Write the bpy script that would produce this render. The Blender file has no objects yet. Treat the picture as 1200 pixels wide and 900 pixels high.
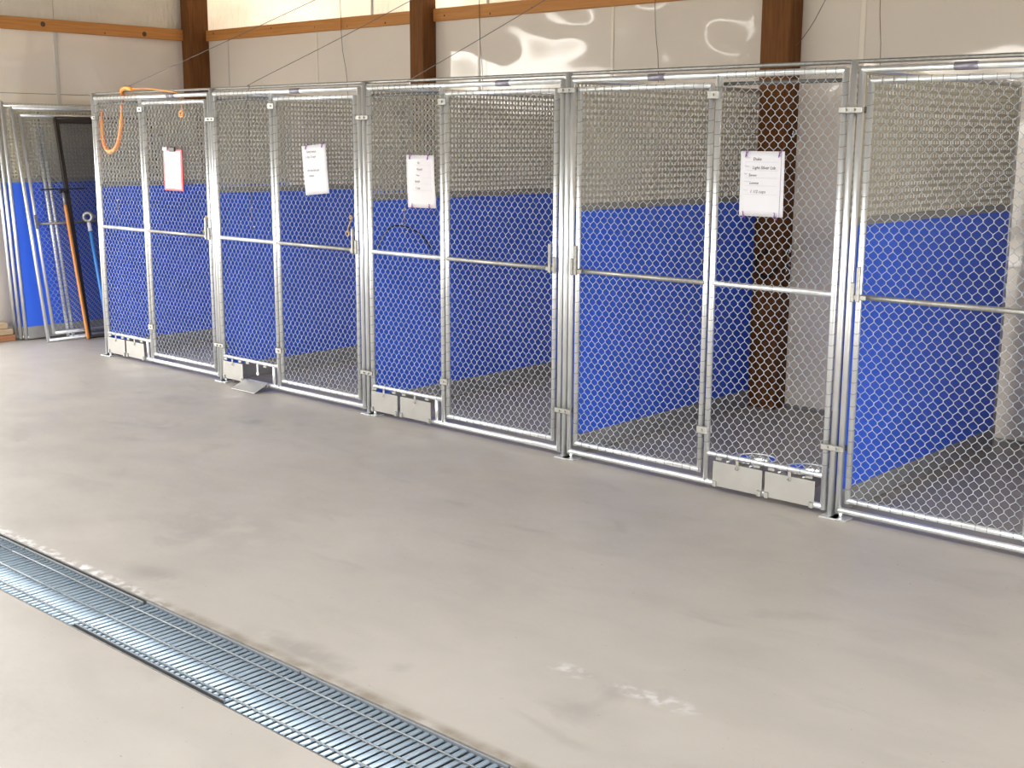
import bpy, math, random
import numpy as np
from mathutils import Matrix, Vector, noise
random.seed(7)
SC = bpy.context.scene
COL = SC.collection

# ------------------------------------------------------------------ camera
CAM = Vector((8.3651, -4.7177, 1.5749))
PITCH, YAW, ROLL = 0.1924, -0.7413, 0.0041
fw = Vector((math.sin(YAW)*math.cos(PITCH), math.cos(YAW)*math.cos(PITCH), -math.sin(PITCH)))
rt = Vector((math.cos(YAW), -math.sin(YAW), 0)); up = rt.cross(fw)
r2 = rt*math.cos(ROLL)+up*math.sin(ROLL); u2 = -rt*math.sin(ROLL)+up*math.cos(ROLL)
cd = bpy.data.cameras.new('camera'); cam = bpy.data.objects.new('camera', cd); COL.objects.link(cam)
cd.sensor_width = 36; cd.lens = 1462.09*36/1200; cd.clip_start = .05
cam.matrix_world = Matrix(((r2.x, u2.x, -fw.x, CAM.x), (r2.y, u2.y, -fw.y, CAM.y), (r2.z, u2.z, -fw.z, CAM.z), (0, 0, 0, 1)))
SC.camera = cam

# ------------------------------------------------------------------ world, light, exposure
SC.view_settings.view_transform = 'Standard'; SC.view_settings.look = 'None'
SC.view_settings.gamma = 1; SC.view_settings.exposure = 1.0
W = bpy.data.worlds.new('World'); SC.world = W; W.use_nodes = True
nt = W.node_tree; nt.nodes.clear()
wo = nt.nodes.new('ShaderNodeOutputWorld'); bg = nt.nodes.new('ShaderNodeBackground')
tc = nt.nodes.new('ShaderNodeTexCoord'); sx = nt.nodes.new('ShaderNodeSeparateXYZ'); rp = nt.nodes.new('ShaderNodeValToRGB')
nt.links.new(tc.outputs['Generated'], sx.inputs[0]); nt.links.new(sx.outputs['Z'], rp.inputs[0])
rp.color_ramp.elements[0].position = 0.0; rp.color_ramp.elements[0].color = (0.42, 0.40, 0.34, 1)
e = rp.color_ramp.elements.new(0.03); e.color = (1.0, 0.96, 0.90, 1)
rp.color_ramp.elements[-1].position = .7; rp.color_ramp.elements[-1].color = (0.93, 0.95, 1.0, 1)
nt.links.new(rp.outputs[0], bg.inputs[0]); bg.inputs[1].default_value = 6.0
nt.links.new(bg.outputs[0], wo.inputs[0])

ROOM = dict(x0=-1.417, x1=11.0, y0=-9.0, y1=1.866, z=3.5)
# openings: daylight doors of the barn (front wall, left wall, right wall)
OPEN_FRONT = [(-0.8, 5.8)]          # x ranges, z 0..2.9
OPEN_LEFT = [(-4.2, -.75)]                      # y ranges
OPEN_RIGHT = [(-4.4, -0.2)]
OH = 2.45
SKYL_ADDED = [(-.6, -4.3, 3.0, -3.2), (4.2, -4.3, 8.6, -3.2)]      # added roof openings that brighten the floor: x0,y0,x1,y1
def area(name, loc, rot, sx_, sy_, power, col, portal=False):
    l = bpy.data.lights.new(name, 'AREA'); l.shape = 'RECTANGLE'; l.size = sx_; l.size_y = sy_
    l.energy = power; l.color = col
    if portal: l.cycles.is_portal = True
    o = bpy.data.objects.new(name, l); o.location = loc; o.rotation_euler = rot; COL.objects.link(o)
    return o
H = math.pi/2
for i, (a, b) in enumerate(OPEN_FRONT):
    area('opening_daylight', ((a+b)/2, ROOM['y0']-.1, OH/2), (H, 0, 0), b-a, OH, 1, (1, 1, 1), True)
for a, b in OPEN_LEFT:
    area('opening_daylight', (ROOM['x0']-.1, (a+b)/2, OH/2), (H, 0, -H), b-a, OH, 1, (1, 1, 1), True)
for a, b in OPEN_RIGHT:
    area('opening_daylight', (ROOM['x1']+.1, (a+b)/2, OH/2), (H, 0, H), b-a, OH, 1, (1, 1, 1), True)

for a, b, c, d in SKYL_ADDED:
    area('opening_daylight', ((a+c)/2, (b+d)/2, 3.75), (0, 0, 0), c-a, d-b, 1, (1, 1, 1), True)  # portals of the added roof openings

# ------------------------------------------------------------------ mesh builder
class MB:
    def __init__(s): s.v = []; s.f = []; s.sm = []
    def add(s, vs, fs, smooth=False):
        o = len(s.v); s.v += [tuple(p) for p in vs]; s.f += [tuple(i+o for i in f) for f in fs]; s.sm += [smooth]*len(fs)
        return s
    def box(s, a, b, M=None):
        x0, y0, z0 = a; x1, y1, z1 = b
        vs = [Vector(p) for p in ((x0,y0,z0),(x1,y0,z0),(x1,y1,z0),(x0,y1,z0),(x0,y0,z1),(x1,y0,z1),(x1,y1,z1),(x0,y1,z1))]
        if M: vs = [M @ p for p in vs]
        return s.add(vs, [(0,3,2,1),(4,5,6,7),(0,1,5,4),(1,2,6,5),(2,3,7,6),(3,0,4,7)])
    def bbox(s, a, b, c=.004, M=None):   # box with bevelled edges in the xy/xz/yz corners (chamfer)
        a = Vector(a); b = Vector(b); m = (a+b)/2; h = (b-a)/2; c = min(c, *(h[i]*.9 for i in range(3)))
        vs = []; idx = {}
        for sx_ in (-1,1):
            for sy_ in (-1,1):
                for sz_ in (-1,1):
                    for ax in range(3):
                        p = [sx_*(h[0]-c), sy_*(h[1]-c), sz_*(h[2]-c)]
                        p[ax] = (sx_,sy_,sz_)[ax]*h[ax]
                        idx[(sx_,sy_,sz_,ax)] = len(vs); q = m+Vector(p); vs.append(M @ q if M else q)
        fs = []
        I = lambda *k: idx[k]
        for ax in range(3):
            for sg in (-1,1):
                o = [i for i in range(3) if i != ax]; q = []
                for (p1,p2) in ((-1,-1),(1,-1),(1,1),(-1,1)):
                    k = [0,0,0]; k[ax] = sg; k[o[0]] = p1; k[o[1]] = p2; q.append(I(k[0],k[1],k[2],ax))
                if (sg == 1) == (ax == 1): q = q[::-1]
                fs.append(tuple(q))
        for ax in range(3):
            o = [i for i in range(3) if i != ax]
            for p1 in (-1,1):
                for p2 in (-1,1):
                    k = [0,0,0]; k[o[0]] = p1; k[o[1]] = p2
                    k[ax] = -1; A = I(*k, o[0]); B = I(*k, o[1]); k[ax] = 1; C_ = I(*k, o[1]); D_ = I(*k, o[0])
                    fs.append((A,B,C_,D_))
        for sx_ in (-1,1):
            for sy_ in (-1,1):
                for sz_ in (-1,1): fs.append((I(sx_,sy_,sz_,0),I(sx_,sy_,sz_,1),I(sx_,sy_,sz_,2)))
        return s.add(vs, fs)
    def path(s, pts, r, n=8, caps=True, closed=False, flat=1.0):
        pts = [Vector(p) for p in pts]; N = len(pts); vs = []; fs = []
        prev = None
        for i, p in enumerate(pts):
            if closed: t = (pts[(i+1)%N]-pts[i-1])
            else: t = pts[min(i+1,N-1)]-pts[max(i-1,0)]
            t.normalize()
            if prev is None:
                a = Vector((0,0,1)) if abs(t.z) < .9 else Vector((0,1,0))
                x = t.cross(a).normalized()
            else: x = (prev - t*prev.dot(t)).normalized()
            prev = x; y = t.cross(x)
            rr = r[i] if isinstance(r, (list,tuple)) else r
            for k in range(n):
                an = 2*math.pi*k/n; vs.append(p + x*(rr*math.cos(an)) + y*(rr*flat*math.sin(an)))
        M = N if closed else N-1
        for i in range(M):
            j = (i+1)%N
            for k in range(n): fs.append((i*n+k, i*n+(k+1)%n, j*n+(k+1)%n, j*n+k))
        s.add(vs, fs, True)
        if caps and not closed:
            o = len(s.v)-len(vs)
            s.f += [tuple(o+k for k in range(n))[::-1], tuple(o+(N-1)*n+k for k in range(n))]; s.sm += [False]*2
        return s
    def tube(s, a, b, r, n=12): return s.path([a, b], r, n)
    def ring(s, c, axis, R, r, n=10, m=4, tilt=0):
        axis = Vector(axis).normalized(); a = Vector((0,0,1)) if abs(axis.z) < .9 else Vector((1,0,0))
        x = axis.cross(a).normalized(); y = axis.cross(x)
        return s.path([Vector(c)+x*R*math.cos(2*math.pi*k/n)+y*R*math.sin(2*math.pi*k/n)+axis*(tilt*math.cos(2*math.pi*k/n)) for k in range(n)], r, m, closed=True)
    def build(s, name, mat, parent=None, label=None, kind=None, origin=None, M=None):
        me = bpy.data.meshes.new(name)
        org = Vector(origin) if origin is not None else (Vector(parent['_o']) if parent is not None and '_o' in parent else Vector((0,0,0)))
        V = s.v
        if M is not None: V = [tuple(M @ Vector(p)) for p in V]
        me.from_pydata([(p[0]-org.x, p[1]-org.y, p[2]-org.z) for p in V], [], s.f)
        me.polygons.foreach_set('use_smooth', s.sm); me.materials.append(mat); me.update()
        return link(name, me, parent, label, kind, org)
def link(name, me, parent=None, label=None, kind=None, org=Vector((0,0,0))):
    o = bpy.data.objects.new(name, me); COL.objects.link(o)
    if parent is not None:
        o.parent = parent; o['_o'] = tuple(org)
    else:
        o.location = org; o['_o'] = tuple(org)
    if label: o['label'] = label
    if kind: o['kind'] = kind
    return o
def thing(name, label, cat, loc=(0,0,0), group=None):
    o = bpy.data.objects.new(name, None); COL.objects.link(o); o.location = loc; o['_o'] = tuple(loc)
    o.empty_display_size = .05
    o['label'] = label; o['category'] = cat
    if group: o['group'] = group
    return o
def tag(o, label, cat, group=None):
    o['label'] = label; o['category'] = cat
    if group: o['group'] = group
    return o

# ------------------------------------------------------------------ materials
def mat(name, col, rough=.5, metal=0, spec=.5, noise_=None, bump=None, extra=None):
    m = bpy.data.materials.new(name); m.use_nodes = True; n = m.node_tree; b = n.nodes['Principled BSDF']
    b.inputs['Base Color'].default_value = (*col, 1); b.inputs['Roughness'].default_value = rough
    b.inputs['Metallic'].default_value = metal; b.inputs['Specular IOR Level'].default_value = spec
    tcn = n.nodes.new('ShaderNodeTexCoord'); mp = n.nodes.new('ShaderNodeMapping'); n.links.new(tcn.outputs['Object'], mp.inputs[0])
    if noise_:   # (scale, col2, lo, hi, stretch)
        sc, c2, lo, hi, st = noise_
        mp.inputs['Scale'].default_value = st
        t = n.nodes.new('ShaderNodeTexNoise'); t.inputs['Scale'].default_value = sc; t.inputs['Detail'].default_value = 6
        r = n.nodes.new('ShaderNodeValToRGB'); r.color_ramp.elements[0].position = lo; r.color_ramp.elements[1].position = hi
        r.color_ramp.elements[0].color = (*col, 1); r.color_ramp.elements[1].color = (*c2, 1)
        n.links.new(mp.outputs[0], t.inputs['Vector']); n.links.new(t.outputs['Fac'], r.inputs[0]); n.links.new(r.outputs[0], b.inputs['Base Color'])
    if bump:     # (scale, strength, distance, detail)
        t = n.nodes.new('ShaderNodeTexNoise'); t.inputs['Scale'].default_value = bump[0]; t.inputs['Detail'].default_value = bump[3]
        bp = n.nodes.new('ShaderNodeBump'); bp.inputs['Strength'].default_value = bump[1]; bp.inputs['Distance'].default_value = bump[2]
        mp2 = n.nodes.new('ShaderNodeMapping'); n.links.new(tcn.outputs['Object'], mp2.inputs[0])
        if len(bump) > 4: mp2.inputs['Scale'].default_value = bump[4]
        n.links.new(mp2.outputs[0], t.inputs['Vector']); n.links.new(t.outputs['Fac'], bp.inputs['Height']); n.links.new(bp.outputs[0], b.inputs['Normal'])
    return m
G = mat('galvanised_tube', (.88,.90,.90), .33, .78, noise_=(30, (.76,.78,.78), .35, .7, (1,1,.3)))
GW = mat('galvanised_wire', (.44,.47,.49), .42, .6)
GD = mat('dull_galvanised', (.38,.375,.35), .45, .8, noise_=(60, (.28,.28,.26), .4, .7, (1,1,1)))
STEEL = mat('steel_plate', (.37,.36,.335), .38, .45, noise_=(9, (.335,.325,.305), .35, .7, (1,1,1)))
CHROME = mat('chrome', (.85,.85,.85), .15, 1)
DARKM = mat('dark_metal', (.03,.028,.026), .5, .3)
BRONZE = mat('dark_bronze', (.035,.027,.022), .45, .3)
TIE = mat('tie_wire', (.27,.27,.26), .5, .7)
BLUE = mat('blue_plastic', (.045,.155,.84), .38, 0, .4, noise_=(2.2, (.050,.170,.88), .3, .7, (1,1,1)), bump=(40,.03,.01,2))
TAN = mat('tan_plastic', (.51,.48,.375), .5, 0, .3, noise_=(4, (.47,.44,.345), .35, .7, (1,1,1)))
STRIP = mat('grey_strip', (.30,.30,.27), .55)
BASE = mat('grey_base_strip', (.34,.34,.32), .6, noise_=(8, (.28,.27,.25), .35, .7, (1,1,1)))
PANEL = mat('white_liner', (.78,.70,.60), .05, 0, .6, noise_=(.9, (.74,.665,.57), .35, .7, (1,1,1)), bump=(1.7,.42,.10,1.0))
BATT = mat('cream_batten', (.80,.72,.60), .35)
BATG = mat('grey_batten', (.55,.52,.47), .4)
FOIL = mat('insulation_film', (.66,.60,.51), .18, .0, .8, bump=(26,.9,.02,3,(1,1,.35)))
POST = mat('stained_post', (.135,.050,.013), .65, 0, .2, noise_=(7, (.20,.080,.020), .35, .7, (9,9,.6)), bump=(50,.2,.01,3,(3,3,.3)))
GIRTX = mat('girt_pine_x', (.47,.19,.045), .5, 0, .3, noise_=(5, (.58,.265,.08), .3, .7, (.5,8,14)))
GIRTY = mat('girt_pine_y', (.47,.19,.045), .5, 0, .3, noise_=(5, (.58,.265,.08), .3, .7, (8,.5,14)))
KNOT = mat('knot', (.09,.035,.012), .6)
PLANK = mat('pale_plank', (.52,.40,.24), .6, noise_=(6, (.42,.31,.18), .35, .7, (8,.6,10)))
PLANKR = mat('red_plank', (.42,.19,.08), .6, noise_=(6, (.32,.13,.05), .35, .7, (8,.6,10)))
OILW = mat('orange_handle', (.68,.27,.05), .35, noise_=(6, (.58,.20,.03), .35, .7, (8,8,.6)))
ORANGE = mat('orange_strap', (.85,.24,.03), .4, noise_=(5, (.95,.42,.06), .4, .6, (1,1,1)))
BLUEH = mat('blue_handle', (.05,.22,.55), .4)
WHITEP = mat('white_paper', (.64,.64,.67), .5, 0, .3)
WHITEL = mat('laminated_paper', (.64,.62,.64), .22, 0, .5, bump=(8,.15,.02,1))
RED = mat('red_clipboard', (.75,.05,.07), .35)
BLACK = mat('black_plastic', (.02,.02,.02), .4)
INK = mat('ink', (.03,.03,.06), .7)
INKL = mat('ruled_line', (.52,.53,.60), .7)
INKG = mat('printed_grey', (.35,.35,.40), .7)
PURPLE = mat('purple_tie', (.25,.08,.35), .5)
CORD = mat('cord', (.12,.11,.10), .6)
BRASS = mat('brass', (.50,.36,.13), .35, .8)
BARM = mat('dull_bar', (.15,.15,.14), .5, .6)
SLEEVE = mat('sleeve', (.28,.27,.33), .4, .7)
GRATE = mat('galvanised_grate', (.43,.54,.63), .42, .45, noise_=(14, (.38,.48,.57), .35, .7, (1,1,1)))  # blue of the reflected sky is put into the base colour
RODM = mat('grate_rod', (.25,.27,.28), .55, .5)
TROUGH = mat('trough_dark', (.06,.055,.045), .8)
CEIL = mat('ceiling_boards', (.20,.18,.15), .7)
GREYWALL = mat('wall_plain', (.25,.235,.21), .7)

# eave band: thin translucent film, daylight comes through it
def film():
    n = FOIL.node_tree; b = n.nodes['Principled BSDF']; tl = n.nodes.new('ShaderNodeBsdfTranslucent'); ad = n.nodes.new('ShaderNodeAddShader')
    t = n.nodes.new('ShaderNodeTexNoise'); t.inputs['Scale'].default_value = 2.2; t.inputs['Detail'].default_value = 4
    r = n.nodes.new('ShaderNodeValToRGB'); r.color_ramp.elements[0].color = (.21,.19,.165,1); r.color_ramp.elements[1].color = (.36,.335,.30,1); r.color_ramp.elements[0].position = .35; r.color_ramp.elements[1].position = .65
    n.links.new(t.outputs['Fac'], r.inputs[0]); n.links.new(r.outputs[0], tl.inputs['Color'])
    n.links.new(b.outputs[0], ad.inputs[0]); n.links.new(tl.outputs[0], ad.inputs[1]); n.links.new(ad.outputs[0], n.nodes['Material Output'].inputs[0])
film()
# insect screen of the leaning door: half-open weave
SCREEN = bpy.data.materials.new('dark_screen'); SCREEN.use_nodes = True
n = SCREEN.node_tree; b = n.nodes['Principled BSDF']; b.inputs['Base Color'].default_value = (.03,.03,.03,1); b.inputs['Roughness'].default_value = .7
tr = n.nodes.new('ShaderNodeBsdfTransparent'); mx = n.nodes.new('ShaderNodeMixShader'); mx.inputs[0].default_value = .18
n.links.new(tr.outputs[0], mx.inputs[1]); n.links.new(b.outputs[0], mx.inputs[2]); n.links.new(mx.outputs[0], n.nodes['Material Output'].inputs[0])

# concrete floor
CONC = bpy.data.materials.new('concrete'); CONC.use_nodes = True
def concrete():
    n = CONC.node_tree; b = n.nodes['Principled BSDF']; L = n.links.new
    tcn = n.nodes.new('ShaderNodeTexCoord')
    def noi(scale, det, lo, hi, st=(1,1,1), dist=0):
        mp = n.nodes.new('ShaderNodeMapping'); mp.inputs['Scale'].default_value = st; L(tcn.outputs['Object'], mp.inputs[0])
        t = n.nodes.new('ShaderNodeTexNoise'); t.inputs['Scale'].default_value = scale; t.inputs['Detail'].default_value = det; t.inputs['Distortion'].default_value = dist
        L(mp.outputs[0], t.inputs['Vector'])
        m = n.nodes.new('ShaderNodeMapRange'); m.inputs[1].default_value = lo; m.inputs[2].default_value = hi; L(t.outputs['Fac'], m.inputs[0])
        return m.outputs[0]
    def mix(fac, a, bcol):
        m = n.nodes.new('ShaderNodeMix'); m.data_type = 'RGBA'
        if hasattr(fac, 'links'): L(fac, m.inputs[0])
        else: m.inputs[0].default_value = fac
        if hasattr(a, 'links'): L(a, m.inputs[6])
        else: m.inputs[6].default_value = (*a, 1)
        m.inputs[7].default_value = (*bcol, 1)
        return m.outputs[2]
    def mul(a, k):
        m = n.nodes.new('ShaderNodeMath'); m.operation = 'MULTIPLY'; L(a, m.inputs[0])
        if hasattr(k, 'links'): L(k, m.inputs[1])
        else: m.inputs[1].default_value = k
        return m.outputs[0]
    c = mix(noi(1.1, 5, .35, .65), (.425,.388,.340), (.390,.357,.313))
    c = mix(mul(noi(3.5, 8, .45, .75, (.6,1.3,1), .6), .55), c, (.34,.312,.273))
    c = mix(mul(noi(.7, 3, .5, .75), .5), c, (.375,.335,.288))
    c = mix(mul(noi(2.6, 9, .60, .74, (.7,1.4,1), 1.0), .45), c, (.26,.24,.21))
    c = mix(mul(noi(55, 2, .72, .78), .6), c, (.16,.13,.11))
    def spot(x, y, rx, ry, col, k, thr=.45, sc=9):
        global CONC
        mp = n.nodes.new('ShaderNodeMapping'); mp.vector_type = 'POINT'
        mp.inputs['Location'].default_value = (-x/rx, -y/ry, 0); mp.inputs['Scale'].default_value = (1/rx, 1/ry, .0)
        L(tcn.outputs['Object'], mp.inputs[0])
        ln = n.nodes.new('ShaderNodeVectorMath'); ln.operation = 'LENGTH'; L(mp.outputs[0], ln.inputs[0])
        mr = n.nodes.new('ShaderNodeMapRange'); mr.inputs[1].default_value = 1; mr.inputs[2].default_value = .3; L(ln.outputs['Value'], mr.inputs[0])
        return mul(mul(mr.outputs[0], noi(sc, 6, thr, thr+.14)), k)
    for (x, y, rx, ry) in ((6.10,-1.98,.09,.05),(6.33,-1.97,.10,.04),(6.45,-1.96,.13,.05)):
        c = mix(spot(x, y, rx, ry, None, .75, .46, 22), c, (.60,.59,.57))
    for (x, y, rx, ry, k) in ((2.56,-.60,.22,.09,.5),(1.75,-.55,.3,.12,.35),(4.45,-2.38,.22,.10,.55),(4.1,-1.9,.5,.3,.3),(5.4,-2.44,.35,.08,.55),(6.9,-2.3,.4,.25,.2)):
        c = mix(spot(x, y, rx, ry, None, k, .38, 7), c, (.235,.215,.19))
    # dirt line along the drain edge
    sp = n.nodes.new('ShaderNodeSeparateXYZ'); L(tcn.outputs['Object'], sp.inputs[0])
    a = n.nodes.new('ShaderNodeMath'); a.operation = 'ADD'; a.inputs[1].default_value = 2.515; L(sp.outputs['Y'], a.inputs[0])
    ab = n.nodes.new('ShaderNodeMath'); ab.operation = 'ABSOLUTE'; L(a.outputs[0], ab.inputs[0])
    mr = n.nodes.new('ShaderNodeMapRange'); mr.inputs[1].default_value = .035; mr.inputs[2].default_value = .008; L(ab.outputs[0], mr.inputs[0])
    xr = n.nodes.new('ShaderNodeMapRange'); xr.inputs[1].default_value = 4.3; xr.inputs[2].default_value = 4.9; L(sp.outputs['X'], xr.inputs[0])
    xi = n.nodes.new('ShaderNodeMapRange'); xi.inputs[1].default_value = 4.9; xi.inputs[2].default_value = 4.3; L(sp.outputs['X'], xi.inputs[0])
    c = mix(mul(mul(mul(mr.outputs[0], xr.outputs[0]), noi(12, 4, .25, .6)), .8), c, (.20,.17,.12))
    c = mix(mul(mul(mul(mr.outputs[0], xi.outputs[0]), noi(25, 5, .45, .6)), .8), c, (.80,.79,.77))
    L(c, b.inputs['Base Color'])
    r = n.nodes.new('ShaderNodeMapRange'); r.inputs[3].default_value = .36; r.inputs[4].default_value = .55; L(noi(4, 5, .3, .7), r.inputs[0]); L(r.outputs[0], b.inputs['Roughness'])
    b.inputs['Specular IOR Level'].default_value = .45
    bp = n.nodes.new('ShaderNodeBump'); bp.inputs['Strength'].default_value = .12; bp.inputs['Distance'].default_value = .01; L(noi(18, 6, 0, 1), bp.inputs['Height']); L(bp.outputs[0], b.inputs['Normal'])
concrete()

# ------------------------------------------------------------------ setting
X0, X1, Y0, Y1, ZC = ROOM['x0'], ROOM['x1'], ROOM['y0'], ROOM['y1'], ROOM['z']
DY0, DY1 = -2.835, -2.535      # drain slot
m = MB()
m.box((X0-3, DY1, -.15), (X1+3, Y1+.1, 0)); m.box((X0-3, Y0-3, -.15), (X1+3, DY0, 0))
floor = m.build('floor', CONC, kind='structure')
m = MB(); m.box((X0, DY0, -.15), (X1, DY1, -.13)); m.build('drain_trough', TROUGH, floor)
# thin steel angle along the slot (seen as a pale line) and slot sides
m = MB(); m.box((X0, DY1-.004, -.12), (X1, DY1+.002, .001)); m.box((X0, DY0-.002, -.12), (X1, DY0+.004, .001)); m.build('drain_edge_angle', GD, floor)

def wall_open(name, axis, c, lo, hi, opens, mt, slot=None):
    m = MB(); t = .12; d = -t if c < 5 and axis == 'x' or axis == 'y' and c < 0 else t
    def bx(a, b, z0, z1):
        if b-a < .001: return
        if axis == 'y': m.box((a, min(c,c+d), z0), (b, max(c,c+d), z1))
        else: m.box((min(c,c+d), a, z0), (max(c,c+d), b, z1))
    p = lo
    zt = slot[0] if slot else ZC
    for a, b in opens:
        bx(p, a, 0, zt); bx(a, b, OH, zt); p = b
    bx(p, hi, 0, zt)
    if slot:      # added narrow slot, put in for its streak reflections on the liner
        bx(lo, hi, slot[1], ZC); bx(lo, slot[2], slot[0], slot[1]); bx(slot[3], hi, slot[0], slot[1])
    return m.build(name, mt, kind='structure')
wall_open('wall_front', 'y', Y0, X0, X1, OPEN_FRONT, GREYWALL)
wl = wall_open('wall_left', 'x', X0-.006, Y0, Y1, OPEN_LEFT, GREYWALL, (3.15, 3.22, -7.5, -.9))
wall_open('wall_right', 'x', X1, Y0, Y1, OPEN_RIGHT, GREYWALL)
m = MB(); ya, yb = SKYL_ADDED[0][1], SKYL_ADDED[0][3]
m.box((X0-.2, Y0-.2, ZC), (X1+.2, ya, ZC+.1)); m.box((X0-.2, yb, ZC), (X1+.2, Y1+.2, ZC+.1))
for a, b_ in ((X0-.2, SKYL_ADDED[0][0]), (SKYL_ADDED[0][2], SKYL_ADDED[1][0]), (SKYL_ADDED[1][2], X1+.2)): m.box((a, ya, ZC), (b_, yb, ZC+.1))
m.build('ceiling', CEIL, kind='structure')
m = MB(); m.box((X0-.2, Y1+.006, 0), (X1+.2, Y1+.15, 2.49)); wb = m.build('wall_back', GREYWALL, kind='structure')

# liner sheets on the back wall, one per bay between battens
bat_b = [(-1.014,.012,BATG), (.20,.018,BATT), (2.012,.022,BATT), (3.21,.024,BATT), (4.962,.034,BATT), (6.18,.024,BATT), (7.40,.024,BATT), (8.6,.024,BATT), (9.8,.024,BATT)]
edges = [X0]+[b_[0] for b_ in bat_b]+[X1]
for a, b_ in zip(edges[:-1], edges[1:]):
    m = MB(); m.box((a+.003, Y1-.003, 0.02), (b_-.003, Y1+.006, 2.44)); m.build('liner_panel', PANEL, wb)
for x, w, mt_ in bat_b:
    m = MB(); m.bbox((x-w/2, Y1-.009, 0.02), (x+w/2, Y1-.002, 2.43), .003); m.build('batten', mt_, wb)
# films above the girt
fe = [X0, .88, 2.1, 3.3, 4.5, 6.2, 8.0, 10.0, X1]
for a, b_ in zip(fe[:-1], fe[1:]):
    m = MB(); m.box((a+.003, Y1-.003, 2.50), (b_-.003, Y1+.006, ZC)); m.build('insulation_sheet', FOIL, wb)
    m = MB(); m.bbox((b_-.012, Y1-.012, 2.50), (b_+.012, Y1-.002, ZC), .003); m.build('batten', BATG, wb)
# left wall lining
edl = [-.73, .474, Y1]
for a, b_ in zip(edl[:-1], edl[1:]):
    m = MB(); m.box((X0-.006, a+.003, 1.935), (X0+.003, b_-.003, 2.44)); m.build('liner_panel', PANEL, wl)
    m = MB(); m.box((X0-.006, a+.003, .02), (X0+.0, b_-.003, 1.93)); m.build('liner_panel', PANEL, wl)
    m = MB(); m.box((X0-.006, a+.003, 2.50), (X0+.003, b_-.003, ZC)); m.build('insulation_sheet', FOIL, wl)
for y in (.474,):
    m = MB(); m.bbox((X0, y-.018, .02), (X0+.009, y+.018, 2.43), .003); m.build('batten', BATG, wl)
# timber posts and girts
def post(a, b_, par): 
    m = MB(); m.bbox((a[0], a[1], 0), (b_[0], b_[1], ZC), .005); return m.build('timber_post', POST, par, 'brown stained square timber post')
post((X0+.004, 1.655), (-1.30, Y1-.003), wb)
PX = [(-1.30, 0)]
posts = [(1.432, 1.575), (4.392, 4.585), (7.44, 7.59), (10.4, 10.55)]
for a, b_ in posts: post((a, 1.73), (b_, Y1-.003), wb)
segs = [(-1.298, 1.430), (1.577, 4.390), (4.587, 7.438), (7.592, 10.398)]
knots = []
for a, b_ in segs:
    m = MB(); m.bbox((a, 1.828, 2.425), (b_, Y1-.003, 2.515), .004); g = m.build('girt', GIRTX, wb, 'orange pine girt board')
    m = MB(); k = a+.12
    while k < b_-.1:
        z = 2.425+random.choice((.02,.035,.06,.07)); R = random.uniform(.005,.009)
        m.path([(k, 1.8275, z), (k, 1.829, z)], R, 9); k += random.uniform(.25,.6)
    m.build('knot', KNOT, g)
m = MB(); m.bbox((X0+.003, -.73, 2.422), (X0+.041, 1.653, 2.518), .004); g = m.build('girt', GIRTY, wl, 'orange pine girt board')
m = MB()
for y, z in ((.36,2.475),(1.27,2.455),(.9,2.44)):
    R = .022 if z > 2.45 else .008
    m.path([(X0+.0405, y, z), (X0+.0418, y, z)], [R, R*.9], 12)
m.build('knot', KNOT, g)

# ------------------------------------------------------------------ chain link generator
def chain(x0, x1, z0, z1, y=0, a=.0413, b=.0530, r=.00145):
    """woven diamond mesh in the xz plane as numpy-built mesh data (verts, faces)"""
    V = []; F = []; base = 0
    nx = int((x1-x0)/(a/2)); a2 = (x1-x0)/nx; nz = int(round((z1-z0)/(b/2))); b2 = (z1-z0)/nz
    e = b2*.17; o = .0012; t = .0014
    sq = [(1,0),(0,1),(-1,0),(0,-1)]
    for i in range(nx):
        P = []
        for k in range(nz+1):
            side = (k+i) % 2
            xx = x0+a2*(i+side) + (o if side else -o)
            xx = min(max(xx, x0), x1)
            zz = z0+b2*k
            s0 = -t if side else t
            if k > 0: P.append((xx, y+s0, zz-e))
            if k < nz: P.append((xx, y-s0, zz+e))
        P = np.array(P); T = np.empty_like(P); T[1:-1] = P[2:]-P[:-2]; T[0] = P[1]-P[0]; T[-1] = P[-1]-P[-2]
        T[:,1] = 0; T /= np.linalg.norm(T, axis=1)[:,None]
        N = np.stack([T[:,2], np.zeros(len(T)), -T[:,0]], 1)
        R = np.empty((len(P), 4, 3))
        for q, (c, s_) in enumerate(sq): R[:,q] = P + N*(c*r) + np.array([0,1,0])*(s_*r)
        V.append(R.reshape(-1,3)); L = len(P)
        ii = np.arange(L-1)[:,None]*4; kk = np.arange(4)[None,:]; k2 = (kk+1)%4
        F.append(np.stack([ii+kk, ii+k2, ii+4+k2, ii+4+kk], -1).reshape(-1,4)+base); base += L*4
    return np.concatenate(V), np.concatenate(F)
def np_obj(name, V, F, mt_, parent, kind=None, M=None, label=None):
    if M is not None:
        A = np.array(M); V = V @ A[:3,:3].T + A[:3,3]
    org = np.array(parent['_o']) if '_o' in parent else np.zeros(3)
    V = V-org
    me = bpy.data.meshes.new(name); me.vertices.add(len(V)); me.vertices.foreach_set('co', V.astype(np.float32).ravel())
    me.loops.add(F.size); me.loops.foreach_set('vertex_index', F.astype(np.int32).ravel())
    me.polygons.add(len(F)); me.polygons.foreach_set('loop_start', np.arange(0, F.size, 4, dtype=np.int32))
    me.polygons.foreach_set('use_smooth', np.ones(len(F), bool))
    me.materials.append(mt_); me.update(calc_edges=True)
    return link(name, me, parent, label, kind, Vector(org))

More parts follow.
